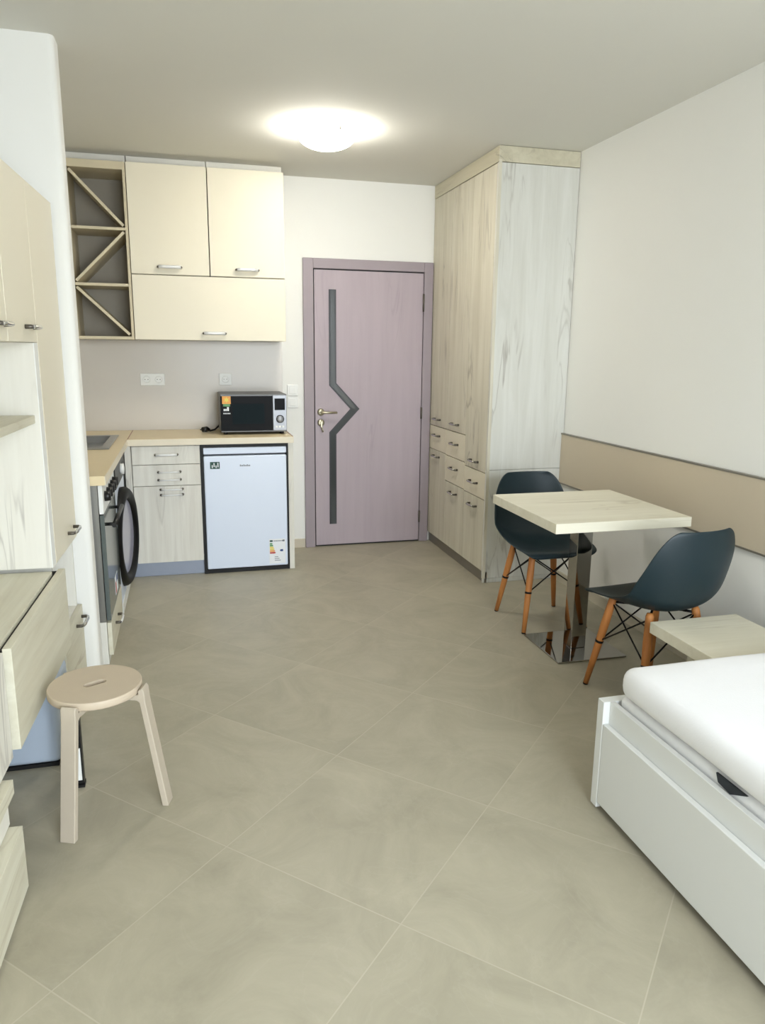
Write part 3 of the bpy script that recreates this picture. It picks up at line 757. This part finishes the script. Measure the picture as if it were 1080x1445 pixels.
upper(-.815, -.43, 'cream upper door cabinet over the open niche beside the tall cabinet', -.535)
upper(-1.20, -.818, 'cream upper door cabinet nearest the camera above the niche', -.905)
upper(-1.585, -1.203, 'cream upper door cabinet at the left edge of the picture', -1.30)
# tall cabinet at the far end
t, o = uthing('tall_cabinet', 'narrow tall cream and oak cabinet standing against the divider wall', 'cabinet', (-.2, -.22, 0))
b = B(o); b.box(UD, -.02, -.427, -.41, .001, 2.0); b.box(UD, -.02, -.02, -.003, .001, 2.0); b.box(UD, UD+.015, -.41, -.02, .001, 2.0)
b.box(UD+.015, -.02, -.41, -.02, 1.985, 2.0); b.box(UD+.015, -.02, -.41, -.02, .668, .685); b.box(UD+.015, -.02, -.41, -.02, .345, .362); b.box(UD+.015, -.03, -.41, -.02, .04, .055)
obj('carcass', b, OAKW, t)
dr = obj('door', B(o).box(-.0195, 0, -.427, -.003, .668, 2.003), CREAM, t, .0015)
handle(dr, Vector((0, -.12, .722))-o, (0, 1, 0), (1, 0, 0), .12, .026, .014, [CHROME, HDARK])
dr = obj('door', B(o).box(-.0195, 0, -.40, -.003, .03, .362), OAKY, t, .0015)
handle(dr, Vector((0, -.10, .318))-o, (0, 1, 0), (1, 0, 0), .12, .026, .014, [CHROME, HDARK])
# open niche: side board with bright edge, shelf
t, o = uthing('open_niche', 'open whitewashed oak niche above the desk on the left', 'niche', (-.2, -.47, .66))
obj('board', B(o).box(UD, -.004, -.485, -.432, .668, 1.469), OAKW, t)
obj('edge_band', B(o).box(-.004, -.001, -.485, -.432, .668, 1.469), PLASTW, t)
obj('back_board', B(o).box(UD, UD+.012, -1.585, -.487, .668, 1.469), OAKW, t)
sh = obj('niche_shelf', B((-.2, -1.0, 1.2)).box(UD+.014, -.018, -1.585, -.488, 1.195, 1.222), OAKY); sh.location = at(-.2, -1.0, 1.2); sh.rotation_euler = (0, 0, UR)
tag(sh, 'pale oak shelf across the open niche', 'shelf')
# desk board with deep drawer front below
t, o = uthing('desk', 'floating pale oak desk with a deep drawer front above the bluish white box', 'desk', (-.2, -.85, .30))
obj('desk_top', B(o).box(UD, -.006, -1.212, -.488, .632, .655), OAKY, t, .001)
obj('drawer_box', B(o).box(UD+.02, -.02, -1.19, -.432, .36, .625), OAKY, t)
obj('drawer_front', B(o).box(.004, .028, -1.205, -.430, .345, .648), OAKY, t, .0015)
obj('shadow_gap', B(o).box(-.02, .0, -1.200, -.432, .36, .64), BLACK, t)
# drawer unit nearest the camera
t, o = uthing('drawer_unit', 'pale oak drawer unit at the left edge with its lowest drawer pulled out', 'drawers', (-.2, -1.5, 0))
obj('body', B(o).box(UD, -.02, -1.70, -1.33, .001, .63), OAKY, t)
obj('top_board', B(o).box(UD, -.006, -1.70, -1.216, .632, .655), OAKY, t, .001)
obj('door', B(o).box(-.018, .012, -1.70, -1.228, .335, .648), OAKW, t, .0015)
obj('drawer', B(o).box(-.018, .034, -1.70, -1.328, .285, .326), OAKY, t, .0015)
obj('inner_drawer', B(o).box(-.018, .020, -1.70, -1.345, .205, .283), OAKW, t, .0015)
obj('drawer', B(o).box(-.018, .052, -1.70, -1.350, .014, .200), OAKY, t, .0015)
# things standing under the desk
t = thing('storage_box', 'bluish white box standing on the floor under the floating desk', 'box', (-.66, 2.70, 0)); o = t.location
obj('body', B(o).box(-.86, -.478, 2.585, 2.84, .014, .31), HEATW, t, .022, 4)
obj('base', B(o).box(-.85, -.488, 2.59, 2.83, .001, .014), BLACK, t)
hx0, hx1, hy = -.432, -.386, 2.430
t = thing('slim_appliance', 'slim upright device with black grille and white lower panel behind the stool leg', 'appliance', ((hx0+hx1)/2, hy, 0)); o = t.location
obj('body', B(o).box(hx0, hx1, hy, hy+.030, .012, .320), BLKPLAST, t, .002)
obj('white_panel', B(o).box(hx0+.003, hx1-.005, hy-.003, hy, .028, .145), PLASTW, t)
b = B(o)
for k in range(9): b.box(hx0+.008, hx1-.012, hy-.002, hy, .158+k*.017, .164+k*.017)
obj('grille', b, GREYT, t)
obj('base', B(o).box(hx0-.002, hx1+.002, hy-.004, hy+.032, .001, .012), BLKPLAST, t)

# ------------------------------------------------------------------ light
def area(name, loc, rot, sx, sy, e, col):
    L = bpy.data.lights.new(name, 'AREA'); L.shape = 'RECTANGLE'; L.size = sx; L.size_y = sy; L.energy = e; L.color = col
    o = bpy.data.objects.new(name, L); C.objects.link(o); o.location = loc; o.rotation_euler = rot; return o
# daylight from the sky seen through the window behind the camera
area('sky_daylight', (1.0, YR-3.2, 3.4), (math.radians(66), 0, 0), 6, 3.4, 520, (.80, .90, 1.0))
area('window_daylight', ((WX0+WX1)/2, YR-.25, (WZ0+WZ1)/2), (math.radians(90), 0, 0), WX1-WX0, WZ1-WZ0, 112, (.88, .94, 1.0))
W = bpy.data.worlds.new('World'); bpy.context.scene.world = W; W.use_nodes = True
bg = W.node_tree.nodes['Background']
sky = W.node_tree.nodes.new('ShaderNodeTexSky'); sky.sky_type = 'HOSEK_WILKIE'; sky.turbidity = 4; sky.sun_direction = (.3, .5, .6)
W.node_tree.links.new(sky.outputs[0], bg.inputs[0]); bg.inputs[1].default_value = .6

# ------------------------------------------------------------------ camera
cam = bpy.data.cameras.new('camera'); co = bpy.data.objects.new('camera', cam); C.objects.link(co)
R = Vector((0.9667291, -0.25557895, 0.01068847)); U = Vector((0.04397127, 0.20719341, 0.97731132)); F = Vector((0.25199478, 0.94432531, -0.21153803))
M = Matrix(((R.x, U.x, -F.x, 0), (R.y, U.y, -F.y, 0), (R.z, U.z, -F.z, 1.45691), (0, 0, 0, 1)))
co.matrix_world = M
cam.sensor_fit = 'HORIZONTAL'; cam.sensor_width = 36; cam.lens = 36*1043.32/1080; cam.shift_y = -2.5/1080; cam.clip_start = .02
sc = bpy.context.scene; sc.camera = co
sc.view_settings.view_transform = 'Standard'; sc.view_settings.look = 'None'; sc.view_settings.gamma = 1; sc.view_settings.exposure = .62
sc.view_settings.use_curve_mapping = False
